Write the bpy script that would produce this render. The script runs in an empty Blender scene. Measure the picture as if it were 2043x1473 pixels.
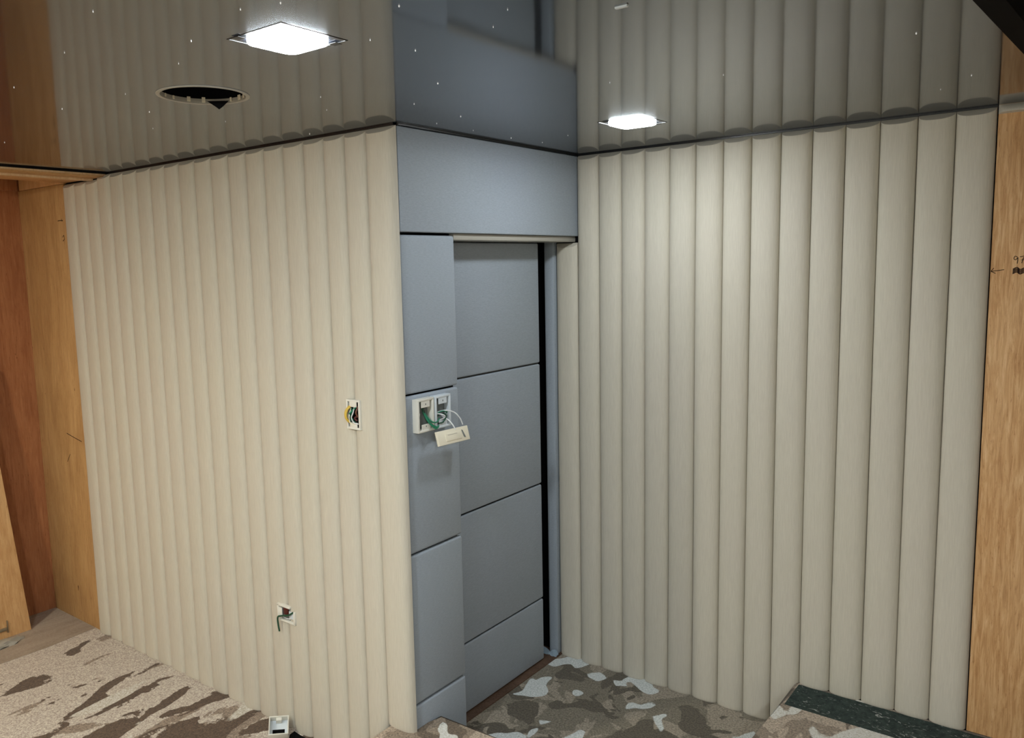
import bpy, bmesh, math, random
from mathutils import Vector, Matrix
random.seed(7)
sc = bpy.context.scene
COL = sc.collection

# ------------------------------------------------------------------ camera
F_PX, YAW, PITCH, ROLL = 1628.12, 2.23544, -0.122734, -0.023856
CAM = Vector((2.0539, -2.1618, 1.9941)); SX, SY = -64.01, -5.47
d = Vector((math.cos(PITCH)*math.cos(YAW), math.cos(PITCH)*math.sin(YAW), math.sin(PITCH)))
r0 = Vector((math.sin(YAW), -math.cos(YAW), 0)); u0 = r0.cross(d)
cr, sr = math.cos(ROLL), math.sin(ROLL)
rt = cr*r0 + sr*u0; up = -sr*r0 + cr*u0
cam = bpy.data.cameras.new('camera'); co = bpy.data.objects.new('camera', cam); COL.objects.link(co)
M = Matrix((rt, up, -d)).transposed().to_4x4(); M.translation = CAM; co.matrix_world = M
cam.sensor_fit = 'HORIZONTAL'; cam.sensor_width = 36; cam.lens = F_PX*36/2043
cam.shift_x = -SX/2043; cam.shift_y = SY/2043; cam.clip_start = .02
sc.camera = co

# ------------------------------------------------------------------ world, exposure, lamp strengths
w = bpy.data.worlds.new('world'); sc.world = w; w.use_nodes = True
bg = w.node_tree.nodes['Background']; bg.inputs[0].default_value = (.004, .004, .004, 1); bg.inputs[1].default_value = 1
vs = sc.view_settings; vs.view_transform = 'Standard'; vs.look = 'None'; vs.exposure = -0.10; vs.gamma = 1; vs.use_curve_mapping = False
LED_POWER = 122.0          # the square ceiling panels
FILL_POWER = 800.0         # unseen fill panels added behind the camera
COOL = (.90, .97, 1.0); WARM = (1.0, .95, .77)

# ------------------------------------------------------------------ dimensions
RS_END = 1.69; ZL = -.028; H = 2.5; YR = 1.232; ZP = .209; XEND = -2.98; YREAR = -3.7; XSIDE = 4.3; XC0, XC1 = -1.97, 1.80

# ------------------------------------------------------------------ helpers
def s2l(c):
    return tuple(((v/255)/12.92 if v/255 <= .04045 else ((v/255+.055)/1.055)**2.4) for v in c)
class NT:
    def __init__(s, name):
        s.m = bpy.data.materials.new(name); s.m.use_nodes = True; s.t = s.m.node_tree
        s.p = s.t.nodes['Principled BSDF']; s.tc = None
    def n(s, typ, **kw):
        x = s.t.nodes.new(typ)
        for k, v in kw.items(): setattr(x, k, v)
        return x
    def l(s, a, b): s.t.links.new(a, b)
    def co(s, scale=(1, 1, 1), loc=(0, 0, 0)):
        if not s.tc: s.tc = s.n('ShaderNodeTexCoord')
        mp = s.n('ShaderNodeMapping'); mp.inputs['Scale'].default_value = scale; mp.inputs['Location'].default_value = loc
        s.l(s.tc.outputs['Object'], mp.inputs[0]); return mp.outputs[0]
    def noise(s, scale, detail=3, rough=.5, dist=0, vec=None):
        x = s.n('ShaderNodeTexNoise'); x.inputs['Scale'].default_value = scale; x.inputs['Detail'].default_value = detail
        x.inputs['Roughness'].default_value = rough; x.inputs['Distortion'].default_value = dist
        s.l(vec if vec is not None else s.co(), x.inputs['Vector']); return x.outputs[0]
    def ramp(s, fac, stops, interp='LINEAR'):
        x = s.n('ShaderNodeValToRGB'); x.color_ramp.interpolation = interp; e = x.color_ramp.elements
        while len(e) < len(stops): e.new(.5)
        for i, (p, c) in enumerate(stops):
            e[i].position = p; e[i].color = (*c, 1) if len(c) == 3 else c
        s.l(fac, x.inputs[0]); return x.outputs[0]
    def mix(s, fac, a, b, blend='MIX'):
        x = s.n('ShaderNodeMix', data_type='RGBA', blend_type=blend)
        for sock, v in ((x.inputs[0], fac), (x.inputs[6], a), (x.inputs[7], b)):
            if isinstance(v, (int, float)): sock.default_value = v
            elif isinstance(v, tuple): sock.default_value = (*v, 1)
            else: s.l(v, sock)
        return x.outputs[2]
    def math(s, op, a, b=0.0):
        x = s.n('ShaderNodeMath', operation=op)
        for i, v in enumerate((a, b)):
            if isinstance(v, (int, float)): x.inputs[i].default_value = v
            else: s.l(v, x.inputs[i])
        return x.outputs[0]
    def bump(s, h, strength=.3, dist=.002):
        x = s.n('ShaderNodeBump'); x.inputs['Strength'].default_value = strength; x.inputs['Distance'].default_value = dist
        s.l(h, x.inputs['Height']); s.l(x.outputs[0], s.p.inputs['Normal'])
    def base(s, c):
        if isinstance(c, tuple): s.p.inputs['Base Color'].default_value = (*c, 1)
        else: s.l(c, s.p.inputs['Base Color'])
    def rough(s, r, spec=.5):
        s.p.inputs['Roughness'].default_value = r; s.p.inputs['Specular IOR Level'].default_value = spec

def plain(name, c, rough=.5, spec=.5, metal=0, emit=None, power=0):
    k = NT(name); k.base(s2l(c)); k.rough(rough, spec); k.p.inputs['Metallic'].default_value = metal
    n = k.noise(60, 3); k.bump(n, .08, .001)
    if emit:
        k.p.inputs['Emission Color'].default_value = (*emit, 1); k.p.inputs['Emission Strength'].default_value = power
    return k.m
def fabric(name, c1, c2, stretch, spec=.25, rough=.65):
    k = NT(name)
    fine = k.noise(1, 4, .65, 0, k.co(stretch)); blot = k.noise(2.2, 2, .5, .3)
    col = k.ramp(fine, [(.3, s2l(c1)), (.7, s2l(c2))])
    col = k.mix(.10, col, k.ramp(blot, [(.35, s2l((206, 200, 176))), (.65, s2l((204, 192, 180)))]), 'MIX')
    k.base(col); k.rough(rough, spec); k.p.inputs['Sheen Weight'].default_value = .15; k.p.inputs['Sheen Roughness'].default_value = .4
    k.bump(fine, .35, .0012); return k.m
def plywood(name, dark, mid, light, seed=0, blotch=.42):
    k = NT(name)
    grain = k.noise(1, 5, .7, .8, k.co((95, 95, 7), (seed, seed*2, seed)))
    big = k.noise(1, 4, .6, 1.4, k.co((6, 6, 1.3), (seed*3, 0, seed)))
    col = k.ramp(grain, [(.30, s2l(dark)), (.5, s2l(mid)), (.70, s2l(light))])
    col = k.mix(blotch, col, k.ramp(big, [(.32, s2l(dark)), (.5, s2l(mid)), (.68, s2l(light))]))
    fleck = k.noise(1, 3, .7, .3, k.co((210, 210, 26), (seed, 3, 0)))
    col = k.mix(k.ramp(fleck, [(.62, (0, 0, 0)), (.72, (.6, .6, .6))]), col, s2l(dark), 'MULTIPLY')
    knots = k.noise(26, 2, .5, 0, k.co((1, 1, .55), (seed, 0, 0)))
    col = k.mix(k.ramp(knots, [(.76, (0, 0, 0)), (.82, (1, 1, 1))]), col, s2l((95, 55, 28)))
    k.base(col); k.rough(.62, .3); k.bump(grain, .25, .0015); return k.m

M_FLUTE = fabric('beige_leatherette', (196, 190, 176), (210, 204, 190), (420, 420, 16))
M_GREY = fabric('grey_leatherette', (144, 156, 170), (160, 172, 186), (150, 60, 340), .3, .55)
M_PLY = plywood('plywood', (162, 122, 78), (190, 150, 100), (210, 172, 122), 1)
M_PLYR = plywood('plywood_tan', (168, 120, 74), (206, 160, 110), (232, 196, 150), 17, .22)
M_PLYRED = plywood('plywood_red', (138, 84, 52), (166, 108, 70), (186, 130, 88), 5)
M_PLYPALE = plywood('plywood_pale', (180, 134, 86), (204, 160, 110), (220, 182, 134), 9)
M_CREAMW = plywood('raw_ply_edge', (196, 160, 116), (218, 186, 146), (234, 208, 172), 23)
M_BLACK = plain('black_trim', (16, 15, 16), .35)
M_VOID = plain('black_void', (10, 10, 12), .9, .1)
M_WHITE = plain('white_plastic', (228, 226, 216), .35)
M_WHITE2 = plain('cool_white_plastic', (214, 222, 228), .35)
M_CREAM = plain('cream_plastic', (240, 232, 210), .4)
M_GREYP = plain('grey_plastic', (120, 124, 122), .5)
M_GREEN = plain('green_wire', (22, 122, 88), .4)
M_DGREEN = plain('dark_green_wire', (26, 74, 52), .4)
M_YELLOW = plain('yellow_wire', (214, 180, 70), .4)
M_BROWN = plain('brown_wire', (96, 52, 34), .4)
M_MAROON = plain('maroon_terminal', (78, 24, 20), .4)
M_WWIRE = plain('white_wire', (232, 234, 236), .35)
M_INK = plain('ink', (40, 28, 22), .8, .1)
M_METAL = plain('metal', (170, 160, 140), .35, .5, .8)
M_FILM = plain('blue_plastic_film', (196, 214, 226), .25)
M_WOODTH = plywood('threshold_wood', (66, 48, 38), (92, 70, 56), (116, 92, 76), 13)
M_LED = plain('led_diffuser', (255, 255, 255), .4, .5, 0, COOL, LED_POWER)
M_FILLR = plain('rear_fill_diffuser', (255, 255, 255), .4, .5, 0, COOL, FILL_POWER)
M_FILLL = plain('left_fill_diffuser', (255, 255, 255), .4, .5, 0, WARM, FILL_POWER*1.1)
M_FILLS = plain('side_fill_diffuser', (255, 255, 255), .4, .5, 0, COOL, FILL_POWER*1.05)
M_STAR = plain('star_point', (255, 255, 255), .3, .5, 0, (1, 1, 1), .45)
M_SEAL = plain('grey_trim', (168, 164, 154), .4)

def ceiling_mat():
    k = NT('stretch_film'); k.base(s2l((20, 25, 36))); k.rough(.07, .5); k.p.inputs['IOR'].default_value = 1.75
    n = k.noise(3.2, 2, .5, .4, k.co((1, 1, 1))); k.bump(n, .05, .01)
    gl = k.n('ShaderNodeBsdfGlossy'); gl.inputs['Roughness'].default_value = .36; gl.inputs['Color'].default_value = (.8, .85, .9, 1)
    mx = k.n('ShaderNodeMixShader'); mx.inputs[0].default_value = .05
    out = [n_ for n_ in k.t.nodes if n_.type == 'OUTPUT_MATERIAL'][0]
    k.l(k.p.outputs[0], mx.inputs[1]); k.l(gl.outputs[0], mx.inputs[2]); k.l(mx.outputs[0], out.inputs['Surface'])
    return k.m
M_CEIL = ceiling_mat()

def carpet(name, base, mid, dark, pale, stretch, t_mid, t_dark, t_pale, seed, xgrad=0.0, xoff=0.0, jit0=.06):
    k = NT(name)
    v = k.co(stretch, (seed*1.7, seed*.9, seed))
    edge = k.noise(34, 4, .65, 0, k.co((1, 1, 1)))
    def thr(nz, t, soft=.006):
        return k.ramp(nz, [(t-soft, (0, 0, 0)), (t+soft, (1, 1, 1))])
    def layer(off, det=2, dist=.9, jit=jit0):
        nz = k.noise(1, det, .5, dist, k.co(stretch, (seed+off, seed*.7-off*2, off)))
        nz = k.math('ADD', nz, k.math('MULTIPLY', k.math('SUBTRACT', edge, .5), jit))
        if xgrad:
            sx = k.n('ShaderNodeSeparateXYZ'); k.l(k.co(), sx.inputs[0])
            g = k.math('MULTIPLY', k.math('ADD', sx.outputs[0], xoff), xgrad)
            gc = k.n('ShaderNodeClamp'); gc.inputs[1].default_value = -.2; gc.inputs[2].default_value = .12
            k.l(g, gc.inputs[0]); nz = k.math('ADD', nz, gc.outputs[0])
        return nz
    n1 = layer(0); n2 = layer(5.3); n3 = layer(11.7, 1, .5, .03)
    col = k.mix(thr(n2, t_mid), s2l(base), s2l(mid))
    col = k.mix(thr(n1, t_dark), col, s2l(dark))
    col = k.mix(thr(n3, t_pale), col, s2l(pale))
    sp = k.noise(120, 3, .8)
    col = k.mix(.7, col, k.ramp(sp, [(.32, (.10, .10, .10)), (.68, (.95, .95, .95))]), 'OVERLAY')
    k.base(col); k.rough(.95, .1); k.p.inputs['Sheen Weight'].default_value = .2
    k.bump(sp, .9, .004); return k.m
M_CARP_L = carpet('carpet_streaked', (196, 185, 173), (146, 130, 115), (92, 74, 59), (206, 200, 188), (5.6, 2.0, 1), .56, .525, .62, 3.0, .10, 1.05, .13)
M_CARP_D = carpet('carpet_camouflage', (120, 112, 97), (150, 139, 123), (90, 82, 69), (206, 210, 208), (6.2, 5.2, 1), .53, .55, .615, 21.0)
M_CARP_P = carpet('carpet_platform', (144, 128, 110), (178, 161, 142), (108, 93, 77), (218, 215, 206), (5.6, 4.0, 1), .54, .56, .60, 47.0)
def underlay():
    k = NT('underlay'); n = k.noise(40, 5, .7); sp = k.noise(1, 4, .7, 1.5, k.co((26, 60, 1)))
    col = k.ramp(n, [(.3, s2l((34, 44, 43))), (.7, s2l((66, 77, 72)))])
    col = k.mix(k.ramp(sp, [(.61, (0, 0, 0)), (.66, (1, 1, 1))]), col, s2l((170, 172, 166)))
    k.base(col); k.rough(.9, .2); k.bump(n, .8, .004); return k.m
M_UNDER = underlay()
def sheet():
    k = NT('dusty_sheet'); n = k.noise(1, 4, .6, .5, k.co((14, 3, 1))); f = k.noise(90, 3, .7)
    k.base(k.mix(.35, k.ramp(n, [(.3, s2l((150, 136, 122))), (.7, s2l((182, 168, 154)))]), k.ramp(f, [(.3, s2l((140, 126, 112))), (.7, s2l((190, 178, 164)))]))); k.rough(.9, .2); k.bump(f, .4, .002); return k.m
M_SHEET = sheet()

def finish(name, bm, mat, parent=None, smooth=False, auto=None):
    bmesh.ops.recalc_face_normals(bm, faces=bm.faces[:])
    me = bpy.data.meshes.new(name); bm.to_mesh(me); bm.free()
    mats = mat if isinstance(mat, (list, tuple)) else [mat]
    for m in mats: me.materials.append(m)
    if smooth:
        for p in me.polygons: p.use_smooth = True
        if auto is not None: me.set_sharp_from_angle(angle=math.radians(auto))
    o = bpy.data.objects.new(name, me); COL.objects.link(o)
    if parent: o.parent = parent
    return o
def abox(bm, x0, x1, y0, y1, z0, z1, bev=0, seg=2):
    vs_ = bmesh.ops.create_cube(bm, size=1)['verts']
    for v in vs_:
        v.co = Vector(((x0+x1)/2 + v.co.x*(x1-x0), (y0+y1)/2 + v.co.y*(y1-y0), (z0+z1)/2 + v.co.z*(z1-z0)))
    if bev:
        es = list({e for v in vs_ for e in v.link_edges})
        bmesh.ops.bevel(bm, geom=es, offset=bev, segments=seg, profile=.5, affect='EDGES')
def box(name, x0, x1, y0, y1, z0, z1, mat, parent=None, bev=0, seg=2):
    bm = bmesh.new(); abox(bm, x0, x1, y0, y1, z0, z1, bev, seg)
    return finish(name, bm, mat, parent, bev > 0, 35)
def spline(pts, n=8):
    P = [Vector(p) for p in pts]; P = [P[0]*2-P[1]] + P + [P[-1]*2-P[-2]]; out = []
    for i in range(1, len(P)-2):
        for j in range(n):
            t = j/n; a, b, c, e = P[i-1], P[i], P[i+1], P[i+2]
            out.append(.5*((2*b)+(-a+c)*t+(2*a-5*b+4*c-e)*t*t+(-a+3*b-3*c+e)*t**3))
    out.append(P[-2]); return out
def atube(bm, pts, r, n=8, seg=8):
    S = spline(pts, n); rings = []
    ref = Vector((.31, .52, .79))
    for i, p in enumerate(S):
        t = (S[min(i+1, len(S)-1)]-S[max(i-1, 0)]).normalized(); a = t.cross(ref).normalized(); b = t.cross(a)
        rings.append([bm.verts.new(p+r*(math.cos(k*2*math.pi/seg)*a+math.sin(k*2*math.pi/seg)*b)) for k in range(seg)])
    for q, s in zip(rings, rings[1:]):
        for k in range(seg): bm.faces.new((q[k], q[(k+1) % seg], s[(k+1) % seg], s[k]))
    bm.faces.new(rings[0]); bm.faces.new(rings[-1][::-1])
def tube(name, pts, r, mat, parent=None):
    bm = bmesh.new(); atube(bm, pts, r); return finish(name, bm, mat, parent, True, 60)
def prism(name, poly, z0, z1, mat, parent=None, bev=0):
    bm = bmesh.new(); a = [bm.verts.new((x, y, z0)) for x, y in poly]; b = [bm.verts.new((x, y, z1)) for x, y in poly]
    n = len(poly); bm.faces.new(a); top = bm.faces.new(b)
    for i in range(n): bm.faces.new((a[i], a[(i+1) % n], b[(i+1) % n], b[i]))
    if bev: bmesh.ops.bevel(bm, geom=list(top.edges), offset=bev, segments=3, profile=.5, affect='EDGES')
    return finish(name, bm, mat, parent, bev > 0, 40)
def struct(o): o['kind'] = 'structure'; return o
def thing(name, loc, label, cat, group=None):
    o = bpy.data.objects.new(name, None); o.empty_display_size = .05; COL.objects.link(o); o.location = loc
    return tag(o, label, cat, group)
def tag(o, label, cat, group=None):
    o['label'] = label; o['category'] = cat
    if group: o['group'] = group
    return o

# ------------------------------------------------------------------ the shell
fl = struct(box('floor', XEND-.1, 1.3, YREAR, .0, -.14, ZL, M_CARP_L))
fl['label'] = 'lower carpet with dark brown streaks on dusty beige beside the left wall'
ld = struct(box('floor_landing', -.098, 1.3, .0, YR, -.12, .0005, M_CARP_D))
ld['label'] = 'sunken brown camouflage carpet with white patches before the grey door'
pf = struct(prism('floor_platform', [(-.115, YREAR), (XSIDE, YREAR), (XSIDE, YR), (1.062, YR), (1.062, .15), (0, .15), (0, -.001), (-.115, -.001)], ZL+.001, ZP, M_CARP_P, None, .018))
pf['label'] = 'raised carpeted platform one step up'

wl = struct(box('wall_left', XEND, -.02, .0, .08, -.05, 2.56, M_VOID))
wl['label'] = 'left wall clad in vertical beige padded flutes'
wr = struct(box('wall_right', -.42, XSIDE, YR, YR+.1, -.05, 2.7, M_VOID))
wr['label'] = 'right wall clad in wide vertical beige padded flutes'
wc = struct(box('wall_center', -.44, -.42, .02, YR+.1, -.05, 2.7, M_VOID))
wc['label'] = 'grey upholstered wall around the sliding door'
we = struct(box('wall_end', XEND-.1, XEND, YREAR, .08, -.1, 2.6, M_PLYRED)); we['label'] = 'reddish plywood wall at the far left'
wb = struct(box('wall_rear', XEND, XSIDE, YREAR-.1, YREAR, -.1, 2.8, M_FLUTE)); wb['label'] = 'beige wall behind the viewer'
ws = struct(box('wall_side', XSIDE, XSIDE+.1, YREAR, YR+.1, -.1, 2.8, M_FLUTE)); ws['label'] = 'beige wall to the right of the viewer'
rf = struct(box('ceiling_slab', XEND-.1, XSIDE+.1, YREAR-.1, YR+.1, 2.80, 2.88, M_VOID))

# glossy ceiling film with a round hole and two square lamp holes
def XE(y): return 1.802+.062*y
HOLE = (-.056, -.729, .124)
LEDS = [(.572, -.932), (.620, .604)]
def build_ceiling():
    bm = bmesh.new()
    def loop(pts):
        vv = [bm.verts.new((x, y, H)) for x, y in pts]
        return [bm.edges.new((vv[i], vv[(i+1) % len(vv)])) for i in range(len(vv))]
    E = loop([(XC0, YREAR), (XE(YREAR), YREAR), (XE(YR), YR), (XC0, YR)])
    E += loop([(HOLE[0]+HOLE[2]*math.cos(t*math.pi/28), HOLE[1]+HOLE[2]*math.sin(t*math.pi/28)) for t in range(56)])
    bmesh.ops.triangle_fill(bm, edges=E, use_beauty=True, use_dissolve=False)
    ret = bmesh.ops.extrude_face_region(bm, geom=bm.faces[:])
    for v in ret['geom']:
        if isinstance(v, bmesh.types.BMVert): v.co.z += .006
    return finish('ceiling', bm, M_CEIL)
ce = struct(build_ceiling()); ce['label'] = 'black glossy stretch ceiling mirroring the walls'
# black shadow-gap profile around the ceiling edge
box('edge_profile', XC0, 0.0, -.006, .0, 2.4945, 2.4995, M_BLACK, ce)
box('edge_profile', .012, RS_END, YR-.006, YR, 2.4945, 2.4995, M_BLACK, ce)
box('edge_profile', .0125, .018, .0, YR-.006, 2.4935, 2.4995, M_BLACK, ce)
box('edge_profile', XC0-.028, XC0, YREAR, -.001, 2.4945, 2.506, M_VOID, ce)
prism('edge_profile', [(XE(YREAR), YREAR), (XE(YREAR)+.05, YREAR), (XE(YR)+.05, YR), (XE(YR), YR)], 2.4985, 2.56, M_VOID, ce)
cb = struct(box('ceiling_rear', 1.50, XSIDE, YREAR, YR, 2.56, 2.60, M_VOID)); cb['label'] = 'black higher ceiling over the platform'
# plywood soffit of the far left bay
cs = struct(box('ceiling_soffit', XEND, XC0-.03, YREAR, -.002, 2.552, 2.60, M_PLY)); cs['label'] = 'plywood soffit boards over the far left corner'
box('soffit_board', -2.128, XC0-.036, YREAR, -.003, 2.482, 2.552, M_PLY, cs, .002)
box('soffit_batten', -2.150, -2.128, YREAR, -.004, 2.472, 2.552, M_CREAMW, cs, .001)
box('soffit_batten', XC0-.036, XC0-.030, YREAR, -.004, 2.487, 2.552, M_CREAMW, cs, .001)
box('soffit_board', -2.42, -2.150, YREAR, -.003, 2.484, 2.552, M_PLYPALE, cs, .002)
box('soffit_board', -2.95, -2.42, -.018, -.002, 2.482, 2.552, M_PLYPALE, wl, .001)
box('soffit_board', XEND, XEND+.015, YREAR, -.02, 2.482, 2.552, M_PLYRED, we, .001)
# fibre-optic star points
bm = bmesh.new()
STARS = [(.46,-1.313),(.126,-1.21),(-.523,-.911),(.22,-.98),(.415,-1.071),(.677,-1.132),(-.192,-.89),(-.387,-.704),(-.653,-.536),(.164,-.481),(.026,-.335),(.706,-.81),(-.373,-.066),(.918,-.94),(1.062,-.779),(.969,-.703),(.719,-.675),(.529,-.375),(.288,-.209),(.108,.106),(.255,.061),(.105,.319),(.097,.574),(.117,.77),(.292,.689),(.886,-.045),(1.162,.094),(1.654,.001),(1.586,.769),(1.688,.609),(-1.304,-.76),(-.32,-1.134),(.765,-1.105),(-.366,-.439)]
for i, (x, y) in enumerate(STARS):
    rr = .0007 + .0012*random.random()
    bmesh.ops.create_cone(bm, cap_ends=True, segments=8, radius1=rr, radius2=rr*.6, depth=.003, matrix=Matrix.Translation((x, y, H-.0014)) @ Matrix.Rotation(math.pi, 4, 'X'))
st = finish('star_points', bm, M_STAR, ce); st['kind'] = 'stuff'
bm = bmesh.new(); abox(bm, 1.228, 1.256, -.645, -.637, H-.004, H+.001, .001); finish('painted_glint', bm, M_WHITE2, ce)  # small white bar put in as a painted glint on the film

# ------------------------------------------------------------------ padded flutes
def flute(parent, x0, x1, yb, z0, z1, depth, seed, power=3.0):
    rnd = random.Random(seed); bm = bmesh.new(); NU = 22
    prof = []
    for i in range(NU+1):
        a = math.pi*i/NU; u = .5-.5*math.cos(a); s = abs(2*u-1)
        prof.append((u, (max(0, 1-s**power))**.5))
    g = .0006; ph = [rnd.uniform(0, 6.28) for _ in range(4)]; nmid = 14; zt = z1-.034
    rowdef = [(lambda h: z1, .04), (lambda h: z1-.023*h, 1.0), (lambda h: z1-.0255*h-.0015, 1.0)]
    rowdef += [((lambda h, zz=zt+(z0+.02-zt)*j/nmid: zz), 1) for j in range(nmid+1)]
    rowdef += [((lambda h, zz=z0+dz: zz), f_) for dz, f_ in ((.008, .985), (.002, .94), (0, .88))]
    rows = []
    for zf, fdep in rowdef:
        row = []
        for u, h in prof:
            z = zf(h)
            wob0 = .0007*math.sin(z*2.3+ph[0]); wob1 = .0007*math.sin(z*2.7+ph[1]); dd = depth*(1+.03*math.sin(z*3.1+ph[2]))
            x = (x0+g)*(1-u)+(x1-g)*u + wob0*(1-u)*(0 if u == 0 else 1) + wob1*u*(0 if u == 1 else 1)
            row.append(bm.verts.new((x, yb-.0005-dd*fdep*h-.0003*math.sin(z*9+ph[3]), z)))
        rows.append(row)
    for a, b in zip(rows, rows[1:]):
        for i in range(NU): bm.faces.new((a[i], b[i], b[i+1], a[i+1]))
    for i in range(NU):
        bm.edges.get((rows[1][i], rows[1][i+1])).smooth = False; bm.edges.get((rows[-1][i], rows[-1][i+1])).smooth = False
    bl = bm.verts.new((x0+g, yb, z0)); br = bm.verts.new((x1-g, yb, z0))
    bm.faces.new([bl]+rows[-1]+[br])
    return finish('padded_flute', bm, M_FLUTE, parent, True)
LS = [-2.435,-2.315,-2.192,-2.071,-1.947,-1.825,-1.702,-1.578,-1.456,-1.337,-1.216,-1.092,-.967,-.845,-.724,-.602,-.480,-.363,-.247,-.132]
for k in range(19):
    flute(wl, LS[k], LS[k+1], 0, ZL, 2.477 if LS[k+1] < -2.0 else 2.494, .028, k)
flute(wl, -.132, .010, 0, ZP-.004, 2.494, .034, 19, 3.2)
RS = [-.111,.012,.127,.244,.361,.480,.600,.721,.839,.957,1.078,1.199,1.321,1.445,1.566,1.690]
flute(wr, RS[0], RS[1]-.001, YR, 0.0, 2.092, .028, 50)
for k in range(1, 15):
    flute(wr, RS[k], RS[k+1], YR, ZP if RS[k] > 1.06 else 0.0, 2.494, .034, 50+k, 2.7)
# plywood sheets beside the flutes, and the short pad at the top right
pl = box('plywood_sheet', XEND+.001, LS[0]-.001, -.012, .0, ZL, 2.48, M_PLY, wl, .001)
pr = box('plywood_sheet', RS[-1]+.004, XSIDE, YR-.012, YR, ZP, 2.56, M_PLYR, wr, .001)
def hflute(x0, x1, seed):
    bm = bmesh.new(); rows = []
    for j in range(9):
        tz = j/8; z = 2.4995-.031*tz; fd = (1-(1-min(1, tz*1.15))**1.6) if tz < .87 else (1-(tz-.87)/.13*.8)
        rows.append([bm.verts.new((x0+(x1-x0)*(.5-.5*math.cos(math.pi*i/14)), YR-.0125-.024*fd*max(0, 1-abs(math.cos(math.pi*i/14))**3)**.5, z)) for i in range(15)])
    for p, q in zip(rows, rows[1:]):
        for i in range(14): bm.faces.new((p[i], q[i], q[i+1], p[i+1]))
    bm.faces.new([bm.verts.new((x0, YR-.012, rows[-1][0].co.z))]+rows[-1]+[bm.verts.new((x1, YR-.012, rows[-1][0].co.z))])
    return finish('short_pad', bm, M_FLUTE, wr, True, 50)
hflute(RS[-1]+.004, RS[-1]+.125, 1); hflute(RS[-1]+.126, RS[-1]+.247, 2)

# handwriting on the right plywood (flat ribbons of ink)
def ribbon(bm, pts, wd, y):
    S = spline([(p[0], 0, p[1]) for p in pts], 5); prev = None
    for i, p in enumerate(S):
        t = (S[min(i+1, len(S)-1)]-S[max(i-1, 0)]).normalized(); n = Vector((-t.z, 0, t.x))*wd/2
        a = bm.verts.new((p.x+n.x, y, p.z+n.z)); b = bm.verts.new((p.x-n.x, y, p.z-n.z))
        if prev: bm.faces.new((prev[0], prev[1], b, a))
        prev = (a, b)
bm = bmesh.new(); y = YR-.0125
ribbon(bm, [(1.697, 1.932), (1.716, 1.934), (1.735, 1.937)], .0022, y)
ribbon(bm, [(1.704, 1.943), (1.700, 1.938), (1.696, 1.932)], .0022, y); ribbon(bm, [(1.710, 1.924), (1.703, 1.928), (1.696, 1.931)], .0022, y)
ribbon(bm, [(1.772, 1.980), (1.764, 1.982), (1.762, 1.973), (1.768, 1.971), (1.773, 1.978), (1.773, 1.968), (1.772, 1.957)], .0022, y)
ribbon(bm, [(1.779, 1.980), (1.785, 1.981), (1.792, 1.982), (1.788, 1.972), (1.785, 1.958)], .0022, y)
ribbon(bm, [(1.783, 1.969), (1.789, 1.970), (1.794, 1.971)], .0018, y)
for j in range(5):
    ribbon(bm, [(1.760, 1.938-.004*j), (1.772, 1.944-.004*j), (1.782, 1.937-.004*j), (1.794, 1.942-.004*j), (1.806, 1.936-.004*j)], .0030, y)
finish('pencil_writing', bm, M_INK, pr)
bm = bmesh.new()
ribbon(bm, [(-2.53, 2.29), (-2.50, 2.291), (-2.47, 2.289)], .004, -.0125); ribbon(bm, [(-2.485, 2.300), (-2.48, 2.285)], .004, -.0125)
ribbon(bm, [(-2.49, 2.20), (-2.475, 2.21), (-2.47, 2.19), (-2.49, 2.18)], .004, -.0125)
ribbon(bm, [(-2.64, 1.10), (-2.56, 1.085), (-2.47, 1.07)], .004, -.0125); ribbon(bm, [(-2.66, .93), (-2.62, .98)], .004, -.0125)
finish('pencil_writing', bm, M_INK, pl)

# ------------------------------------------------------------------ grey wall: header, column panels, jamb; sliding door
def panel(name, x0, x1, y0, y1, z0, z1, mat, parent, bev=.006):
    return box(name, x0, x1, y0, y1, z0, z1, mat, parent, bev, 3)
panel('header_panel', -.14, .012, .004, YR-.0015, 2.122, 2.4925, M_GREY, wc, .004)
box('column_core', -.12, -.022, .003, .310, 0, 2.122, M_VOID, wc)
for z0, z1 in ((1.525, 2.112), (.912, 1.518), (.308, .905), (.002, .301)):
    panel('column_panel', -.024, .0, .003, .317, z0, z1, M_GREY, wc, .010)
box('head_trim', -.13, -.006, .319, YR-.0015, 2.096, 2.1205, M_SEAL, wc, .003)
box('door_jamb', -.164, -.112, 1.196, YR-.001, 0, 2.10, M_GREY, wc, .004)
dr = struct(box('door_1', -.172, -.150, .27, 1.105, .012, 2.094, M_BLACK)); dr['label'] = 'grey padded sliding door with three horizontal grooves'
for z0, z1 in ((1.522, 2.094), (.924, 1.515), (.336, .917), (.012, .329)):
    panel('door_panel', -.152, -.136, .27, 1.105, z0, z1, M_GREY, dr, .0075)
th = struct(box('trim_1', -.40, -.098, .30, YR, -.02, .006, M_WOODTH, None, .002)); th['label'] = 'brown wooden threshold below the sliding door'

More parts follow.
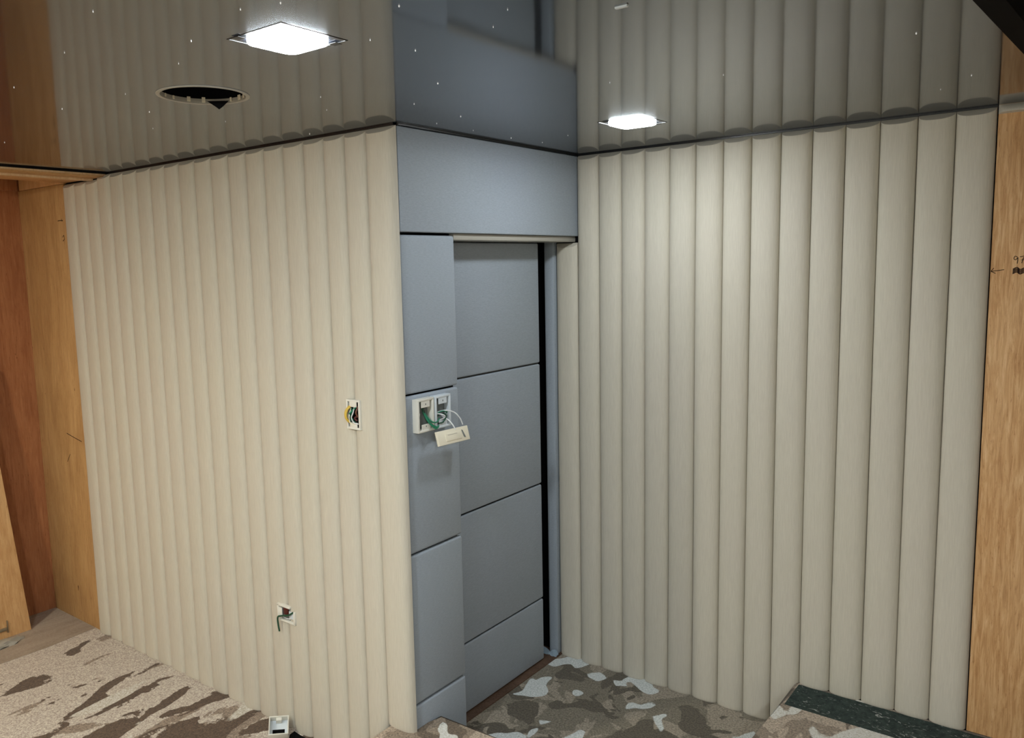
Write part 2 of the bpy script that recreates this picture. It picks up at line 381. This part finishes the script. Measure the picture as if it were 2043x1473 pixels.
# ------------------------------------------------------------------ ceiling lamps
def led(x, y, label, mat, z=H, group='square ceiling panels'):
    t = thing('ceiling_light', (x, y, z), label, 'ceiling light', group); a = .093
    bm = bmesh.new()
    pts = [(sx_*q, sy_*q) for q in (a, a-.0035) for sx_, sy_ in ((1, 1), (-1, 1), (-1, -1), (1, -1))]
    lo = [bm.verts.new((x_, y_, -.0010)) for x_, y_ in pts]; hi = [bm.verts.new((x_, y_, 0)) for x_, y_ in pts]
    for i in range(4):
        j = (i+1) % 4; bm.faces.new((lo[i], lo[j], lo[4+j], lo[4+i])); bm.faces.new((hi[i], hi[j], hi[4+j], hi[4+i])); bm.faces.new((lo[i], lo[j], hi[j], hi[i])); bm.faces.new((lo[4+i], lo[4+j], hi[4+j], hi[4+i]))
    finish('frame', bm, M_BLACK, t)
    bm = bmesh.new(); R_ = .026; e = .070; ring = []
    for cx, cy, a0 in ((e-R_, e-R_, 0), (-e+R_, e-R_, 90), (-e+R_, -e+R_, 180), (e-R_, -e+R_, 270)):
        for k in range(7): ang = math.radians(a0+k*15); ring.append((cx+R_*math.cos(ang), cy+R_*math.sin(ang)))
    rows = []
    for s, zz in ((1, -.0002), (1, -.007), (.97, -.010), (.9, -.0115)): rows.append([bm.verts.new((px*s, py*s, zz)) for px, py in ring])
    for a_, b_ in zip(rows, rows[1:]):
        for i in range(len(ring)): bm.faces.new((a_[i], a_[(i+1) % len(ring)], b_[(i+1) % len(ring)], b_[i]))
    bm.faces.new(rows[-1]); bm.faces.new(rows[0])
    finish('diffuser', bm, mat, t, True, 50)
    for s in (-1, 1): box('spring_clip', -.012+s*.058, .012+s*.058, -a-.004+(0 if s < 0 else 2*a-.012), -a+.016+(0 if s < 0 else 2*a-.012), -.0032, -.0022, M_BLACK, t, .0003, 1)
    return t
led(*LEDS[0], 'larger looking lit square ceiling panel above the left wall', M_LED)
led(*LEDS[1], 'smaller looking lit square ceiling panel near the right fluted wall', M_LED)
for x, y, z, m in ((.60, -2.47, H, M_FILLR), (-1.25, -2.47, H, M_FILLL), (3.1, -2.47, 2.56, M_FILLS)):  # unseen panels added behind the camera to even out the light
    led(x, y, {.60: 'added unseen fill panel in line with the two lit ones in view', -1.25: 'added unseen fill panel towards the far left plywood wall', 3.1: 'added unseen fill panel in the black higher ceiling'}[x], m, z, 'added fill panels behind the viewer')

# open round cut-out with its ring and clips
cx, cy, cr_ = HOLE
t = thing('ceiling_cutout', (cx, cy, H), 'empty round downlight cutout with pale ring and dark cavity', 'ceiling hole')
bm = bmesh.new(); seg = 56
prof = [(cr_+.005, 0.), (cr_+.005, -.002), (cr_, -.0035), (cr_-.006, -.002), (cr_-.007, .012), (cr_-.004, .012)]
rings = [[bm.verts.new((rr*math.cos(2*math.pi*k/seg), rr*math.sin(2*math.pi*k/seg), zz)) for k in range(seg)] for rr, zz in prof]
for a_, b_ in zip(rings, rings[1:]):
    for k in range(seg): bm.faces.new((a_[k], a_[(k+1) % seg], b_[(k+1) % seg], b_[k]))
finish('ring', bm, M_SEAL, t, True, 40)
bm = bmesh.new()
r1 = [bm.verts.new(((cr_-.004)*math.cos(2*math.pi*k/seg), (cr_-.004)*math.sin(2*math.pi*k/seg), .010)) for k in range(seg)]
r2 = [bm.verts.new(((cr_-.004)*math.cos(2*math.pi*k/seg), (cr_-.004)*math.sin(2*math.pi*k/seg), .16)) for k in range(seg)]
for k in range(seg): bm.faces.new((r1[k], r1[(k+1) % seg], r2[(k+1) % seg], r2[k]))
bm.faces.new(r2); finish('cavity', bm, M_VOID, t, True, 40)
for ang, hh, wd in ((62, .004, .016), (82, .008, .014), (102, .006, .006), (146, .009, .010), (168, .008, .010), (194, .004, .006), (214, .003, .006)):
    a = math.radians(ang); bm = bmesh.new(); abox(bm, -wd/2, wd/2, -.0015, .0015, .0, hh+.006, .0005, 1)
    bmesh.ops.transform(bm, verts=bm.verts[:], matrix=Matrix.Translation(((cr_-.012)*math.cos(a), (cr_-.012)*math.sin(a), .001)) @ Matrix.Rotation(a+math.pi/2, 4, 'Z'))
    finish('clip', bm, M_CREAM, t)
bm = bmesh.new(); vv = [bm.verts.new(q) for q in ((-.03, -.002, .004), (.035, -.002, .004), (.016, 0, -.012), (.004, 0, -.020), (-.006, 0, -.012))]
f = bm.faces.new(vv); ex = bmesh.ops.extrude_face_region(bm, geom=[f])
for v in ex['geom']:
    if isinstance(v, bmesh.types.BMVert): v.co.y += .002
a = math.radians(125); bmesh.ops.transform(bm, verts=bm.verts[:], matrix=Matrix.Translation(((cr_-.016)*math.cos(a), (cr_-.016)*math.sin(a), 0)) @ Matrix.Rotation(math.radians(38), 4, 'Z'))
finish('torn_flap', bm, M_VOID, t)

# ------------------------------------------------------------------ electrical fittings
def frame_bm(w, h, dep, bw, bev=.003):
    """open rectangular box rim in local X(width) Z(height), front at -Y = -dep"""
    bm = bmesh.new()
    for q in ((-w/2, w/2, -h/2, -h/2+bw), (-w/2, w/2, h/2-bw, h/2), (-w/2, -w/2+bw, -h/2+bw*.5, h/2-bw*.5), (w/2-bw, w/2, -h/2+bw*.5, h/2-bw*.5)):
        abox(bm, q[0], q[1], -dep, 0, q[2], q[3], bev, 2)
    return bm
# two surface boxes on the grey column (local X runs along +Y of the room, local -Y faces the room)
ROTC = math.pi/2
def column_box(y, z, label, mat, wires):
    t = thing('switch_box', (.0, y, z), label, 'switch box', 'open switch boxes on the grey column'); t.rotation_euler = (0, 0, ROTC)
    w, h, dp = .092, .128, .030
    finish('box_rim', frame_bm(w, h, dp, .010), mat, t, True, 40)
    box('back_plate', -w/2+.008, w/2-.008, -.004, -.0005, -h/2+.008, h/2-.008, M_GREYP, t)
    for s in (1, -1):
        bm = bmesh.new(); abox(bm, -.024, .024, -dp+.002, -dp+.005, s*h/2-(.034 if s > 0 else -.006), s*h/2-(.006 if s > 0 else -.030), .001, 1)
        tab = finish('mounting_tab', bm, mat, t)
        bm = bmesh.new(); abox(bm, -.002, .002, -dp+.0012, -dp+.003, s*h/2-s*.022-.003, s*h/2-s*.022+.003); finish('screw', bm, M_GREYP, tab)
    for nm, pts, r, m in wires: tube(nm, pts, r, m, t)
    return t
g = 'wire'
column_box(.088, 1.441, 'left white open switch box with green wires on the grey column', M_WHITE,
  [(g, [(.010, -.004, .018), (.012, -.016, -.005), (.022, -.030, -.035), (.046, -.038, -.052), (.062, -.036, -.050)], .0032, M_GREEN),
   (g, [(.006, -.004, .022), (.006, -.014, 0), (.014, -.030, -.030), (.038, -.040, -.056), (.060, -.036, -.054)], .0032, M_GREEN),
   (g, [(.014, -.004, .010), (.020, -.018, -.012), (.028, -.034, -.030), (.050, -.036, -.034), (.075, -.030, -.024)], .0026, M_GREEN),
   (g, [(.004, -.004, .030), (.006, -.008, .018), (.008, -.012, .006)], .0045, M_DGREEN),
   (g, [(-.022, -.006, -.034), (-.020, -.008, -.014), (-.012, -.006, .006)], .003, M_WWIRE)])
column_box(.187, 1.441, 'right white open switch box with white leads beside the sliding door', M_WHITE2,
  [(g, [(-.026, -.012, -.020), (0, -.024, -.010), (.016, -.030, -.020), (-.006, -.032, -.040), (-.026, -.026, -.044)], .0028, M_DGREEN),
   (g, [(-.030, -.010, -.010), (-.008, -.030, .002), (.018, -.032, -.004), (.028, -.020, -.012)], .0024, M_GREEN),
   (g, [(-.030, -.014, -.004), (-.004, -.034, -.014), (.004, -.030, -.026), (-.020, -.020, -.034)], .0026, M_WWIRE),
   (g, [(-.020, -.016, -.002), (.006, -.034, .003), (.040, -.048, -.008), (.066, -.056, -.034), (.080, -.058, -.062)], .0024, M_WWIRE),
   (g, [(.008, -.012, -.020), (.016, -.040, -.036), (.026, -.054, -.056), (.034, -.058, -.074)], .0026, M_WWIRE)])
# hanging cover plate
t = thing('switch_plate', (.060, .203, 1.345), 'cream rectangular switch plate hanging by white wires', 'switch plate'); t.rotation_euler = (math.radians(0), math.radians(-3), ROTC)
t.rotation_mode = 'QUATERNION'
mx = Matrix.Rotation(ROTC, 4, 'Z') @ Matrix.Rotation(math.radians(-16), 4, 'X') @ Matrix.Rotation(math.radians(1.5), 4, 'Y')
t.rotation_quaternion = mx.to_quaternion()
box('plate', -.092, .092, -.005, .006, -.028, .028, M_CREAM, t, .002)
rk = box('rocker', -.048, .044, -.0072, -.004, -.017, .014, M_CREAM, t, .0015)
box('rocker_slot', -.036, .020, -.0078, -.007, .006, .0075, M_SEAL, rk)
bm = bmesh.new(); vv = [bm.verts.new(q) for q in ((.050, -.0055, .016), (.056, -.0055, .014), (.068, -.0055, -.016), (.058, -.0055, -.014))]
f = bm.faces.new(vv); ex = bmesh.ops.extrude_face_region(bm, geom=[f])
for v in ex['geom']:
    if isinstance(v, bmesh.types.BMVert): v.co.y -= .001
finish('indicator', bm, M_GREYP, t)

# upright open back box on the left wall
t = thing('wall_socket_box', (-.234, -.022, 1.438), 'upright open wall box full of yellow and green wires in the flutes', 'wall box', 'open wall boxes in the left wall')
w, h = .074, .116
finish('box_rim', frame_bm(w, h, .016, .008, .002), M_WHITE, t, True, 40)
box('back_plate', -w/2+.006, w/2-.006, -.008, -.006, -h/2+.006, h/2-.006, M_VOID, t)
for s in (1, -1): box('mounting_tab', -.020, .020, -.0155, -.012, min(s*.030, s*.053), max(s*.030, s*.053), M_WHITE, t, .001)
for k, (pts, r, m) in enumerate([
    ([(-.020, -.010, .034), (-.030, -.024, .014), (-.030, -.026, -.010), (-.022, -.018, -.030)], .0042, M_YELLOW),
    ([(-.014, -.010, .036), (-.024, -.026, .010), (-.022, -.028, -.014), (-.014, -.016, -.034)], .0038, M_YELLOW),
    ([(.012, -.010, .030), (-.002, -.022, .012), (-.012, -.022, 0), (.002, -.018, -.020)], .0034, M_GREEN),
    ([(-.012, -.010, .022), (0, -.020, .004), (-.010, -.024, -.016), (.012, -.016, -.028)], .0036, M_DGREEN),
    ([(.026, -.010, .034), (.022, -.020, .012), (.026, -.016, -.006)], .0036, M_BROWN),
    ([(.004, -.010, .032), (.010, -.024, .010), (.002, -.026, -.010), (.010, -.020, -.030), (.026, -.014, -.034)], .0022, M_WWIRE),
    ([(-.016, -.010, .024), (-.010, -.026, -.004), (-.008, -.024, -.030), (.010, -.016, -.036)], .0022, M_CREAM),
    ([(.028, -.010, -.004), (.014, -.020, -.010), (.022, -.016, -.022)], .004, M_MAROON)]): tube('wire', pts, r, m, t)

# lying open back box lower on the left wall
t = thing('wall_socket_box', (-.713, -.018, .514), 'low sideways wall box with one loose green wire hanging out', 'wall box', 'open wall boxes in the left wall')
w, h = .118, .076
bm = bmesh.new()
for q in ((-w/2, w/2, -h/2, -h/2+.010), (-w/2, w/2*.45, h/2-.010, h/2), (-w/2, -w/2+.012, -h/2+.004, h/2-.004), (w/2-.010, w/2, -h/2+.004, h/2*.55)): abox(bm, q[0], q[1], -.018, 0, q[2], q[3], .002, 2)
finish('box_rim', bm, M_WHITE, t, True, 40)
box('back_plate', -w/2+.006, w/2-.006, -.008, -.006, -h/2+.006, h/2-.008, M_GREYP, t)
box('mounting_tab', -w/2+.010, -.028, -.0165, -.012, -.020, .022, M_WHITE, t, .001)
box('mounting_tab', .020, w/2-.010, -.0165, -.012, -.014, .018, M_WHITE2, t, .001)
box('terminal', -.018, .012, -.016, -.008, -.004, .026, M_MAROON, t, .002)
tube('wire', [(.050, -.018, .020), (.024, -.024, .004), (-.016, -.030, -.006), (-.040, -.030, -.018), (-.046, -.026, -.050), (-.042, -.024, -.085)], .0038, M_DGREEN, t)
tube('wire', [(.020, -.010, -.020), (-.010, -.016, -.018), (-.030, -.018, -.008)], .002, M_WWIRE, t)

# loose box on the carpet and the flat black patch beside it
t = thing('loose_box', (-.742, -.085, .0), 'small white plastic box lying on the carpet below the flutes', 'junction box')
bm = frame_bm(.085, .085, .036, .005, .0015); bmesh.ops.transform(bm, verts=bm.verts[:], matrix=Matrix.Rotation(math.radians(-90), 4, 'X')); rim = finish('box_rim', bm, M_WHITE, t, True, 40)
b2 = box('box_bottom', -.040, .040, -.040, .040, .0, .003, M_WHITE2, t)
b3 = box('knockout', -.026, .026, -.034, -.004, .003, .004, M_VOID, t)
b4 = box('box_lug', -.012, .012, .024, .038, .003, .030, M_WHITE, t, .001)
t.rotation_euler = (math.radians(32), math.radians(4), math.radians(50)); t.location.z = .0255+ZL
o = prism('dark_gap_patch', [(-.705, -.03), (-.66, -.035), (-.60, -.036), (-.44, -.03), (-.44, -.075), (-.50, -.13), (-.60, -.15), (-.66, -.10), (-.70, -.06)], ZL, ZL+.0025, M_VOID)  # flat black stands in for the dark of a gap in the carpet
tag(o, 'flat black patch for the dark gap at the foot of the fluted wall', 'floor patch')

# ------------------------------------------------------------------ floor bits
o = prism('underlay_strip', [(1.085, 1.012), (XSIDE-.01, 1.012), (XSIDE-.01, YR-.03), (1.085, YR-.03)], ZP-.002, ZP+.0015, M_UNDER)
tag(o, 'dark green underlay strip along the right wall on the platform', 'underlay')
# leaning plywood board with a hinge
bm = bmesh.new(); L_ = 1.55
def bp_(y, z, off): return Vector((-2.775-.075*z/L_+off, y-.066*z, z+ZL+.0035))
vv = [bm.verts.new(bp_(y, z, o_)) for o_ in (0, -.020) for y, z in ((-.245, 0), (-1.35, 0), (-1.35, L_), (-.245, L_))]
bm.faces.new(vv[:4]); bm.faces.new(vv[4:][::-1])
for i in range(4): bm.faces.new((vv[i], vv[(i+1) % 4], vv[4+(i+1) % 4], vv[4+i]))
bd = finish('leaning_board', bm, M_PLYPALE); tag(bd, 'pale plywood board leaning at the far left corner', 'board')
box('hinge', -2.777, -2.770, -.372, -.366, .005, .075, M_METAL, bd, .001); box('hinge', -2.777, -2.768, -.42, -.375, .020, .037, M_METAL, bd, .001)
fs = prism('floor_sheet', [(XEND+.002, YREAR+.01), (-2.47, YREAR+.01), (-2.475, -.55), (-2.466, -.30), (-2.49, -.016), (XEND+.002, -.016)], ZL, ZL+.003, M_SHEET)
tag(fs, 'flat dusty grey sheet on the floor in the far left corner', 'floor sheet')
# crumpled rubble in front of the board
bm = bmesh.new(); bmesh.ops.create_icosphere(bm, subdivisions=3, radius=1); rnd = random.Random(4)
for v in bm.verts:
    k_ = 1+.25*math.sin(v.co.x*5+v.co.y*3)+.12*math.sin(v.co.z*9+v.co.y*7); v.co = Vector((v.co.x*.05*k_, v.co.y*.09*k_, max(0, v.co.z)*.03*k_))
o = finish('crumpled_wrapper', bm, M_SEAL, None, True, 40); o.location = (-2.69, -.42, ZL+.003); tag(o, 'small crumpled pale wrapper at the foot of the leaning board', 'litter')
# plastic film by the jamb
bm = bmesh.new()
for i in range(9):
    for j in range(4):
        bm.verts.new((-.205+.105*i/8, 1.186-.010*j-.004*math.sin(i*1.7+j), .007+.022*(1-j/3)*(.6+.4*math.sin(i*1.3))+.002*math.sin(i*2.9+j*2)))
bm.verts.ensure_lookup_table()
for i in range(8):
    for j in range(3): bm.faces.new([bm.verts[q] for q in (i*4+j, i*4+j+1, i*4+j+5, i*4+j+4)])
ex = bmesh.ops.solidify(bm, geom=bm.faces[:], thickness=.0012)
o = finish('plastic_film', bm, M_FILM, None, True, 50); tag(o, 'scrap of pale blue plastic film at the foot of the door jamb', 'plastic film')
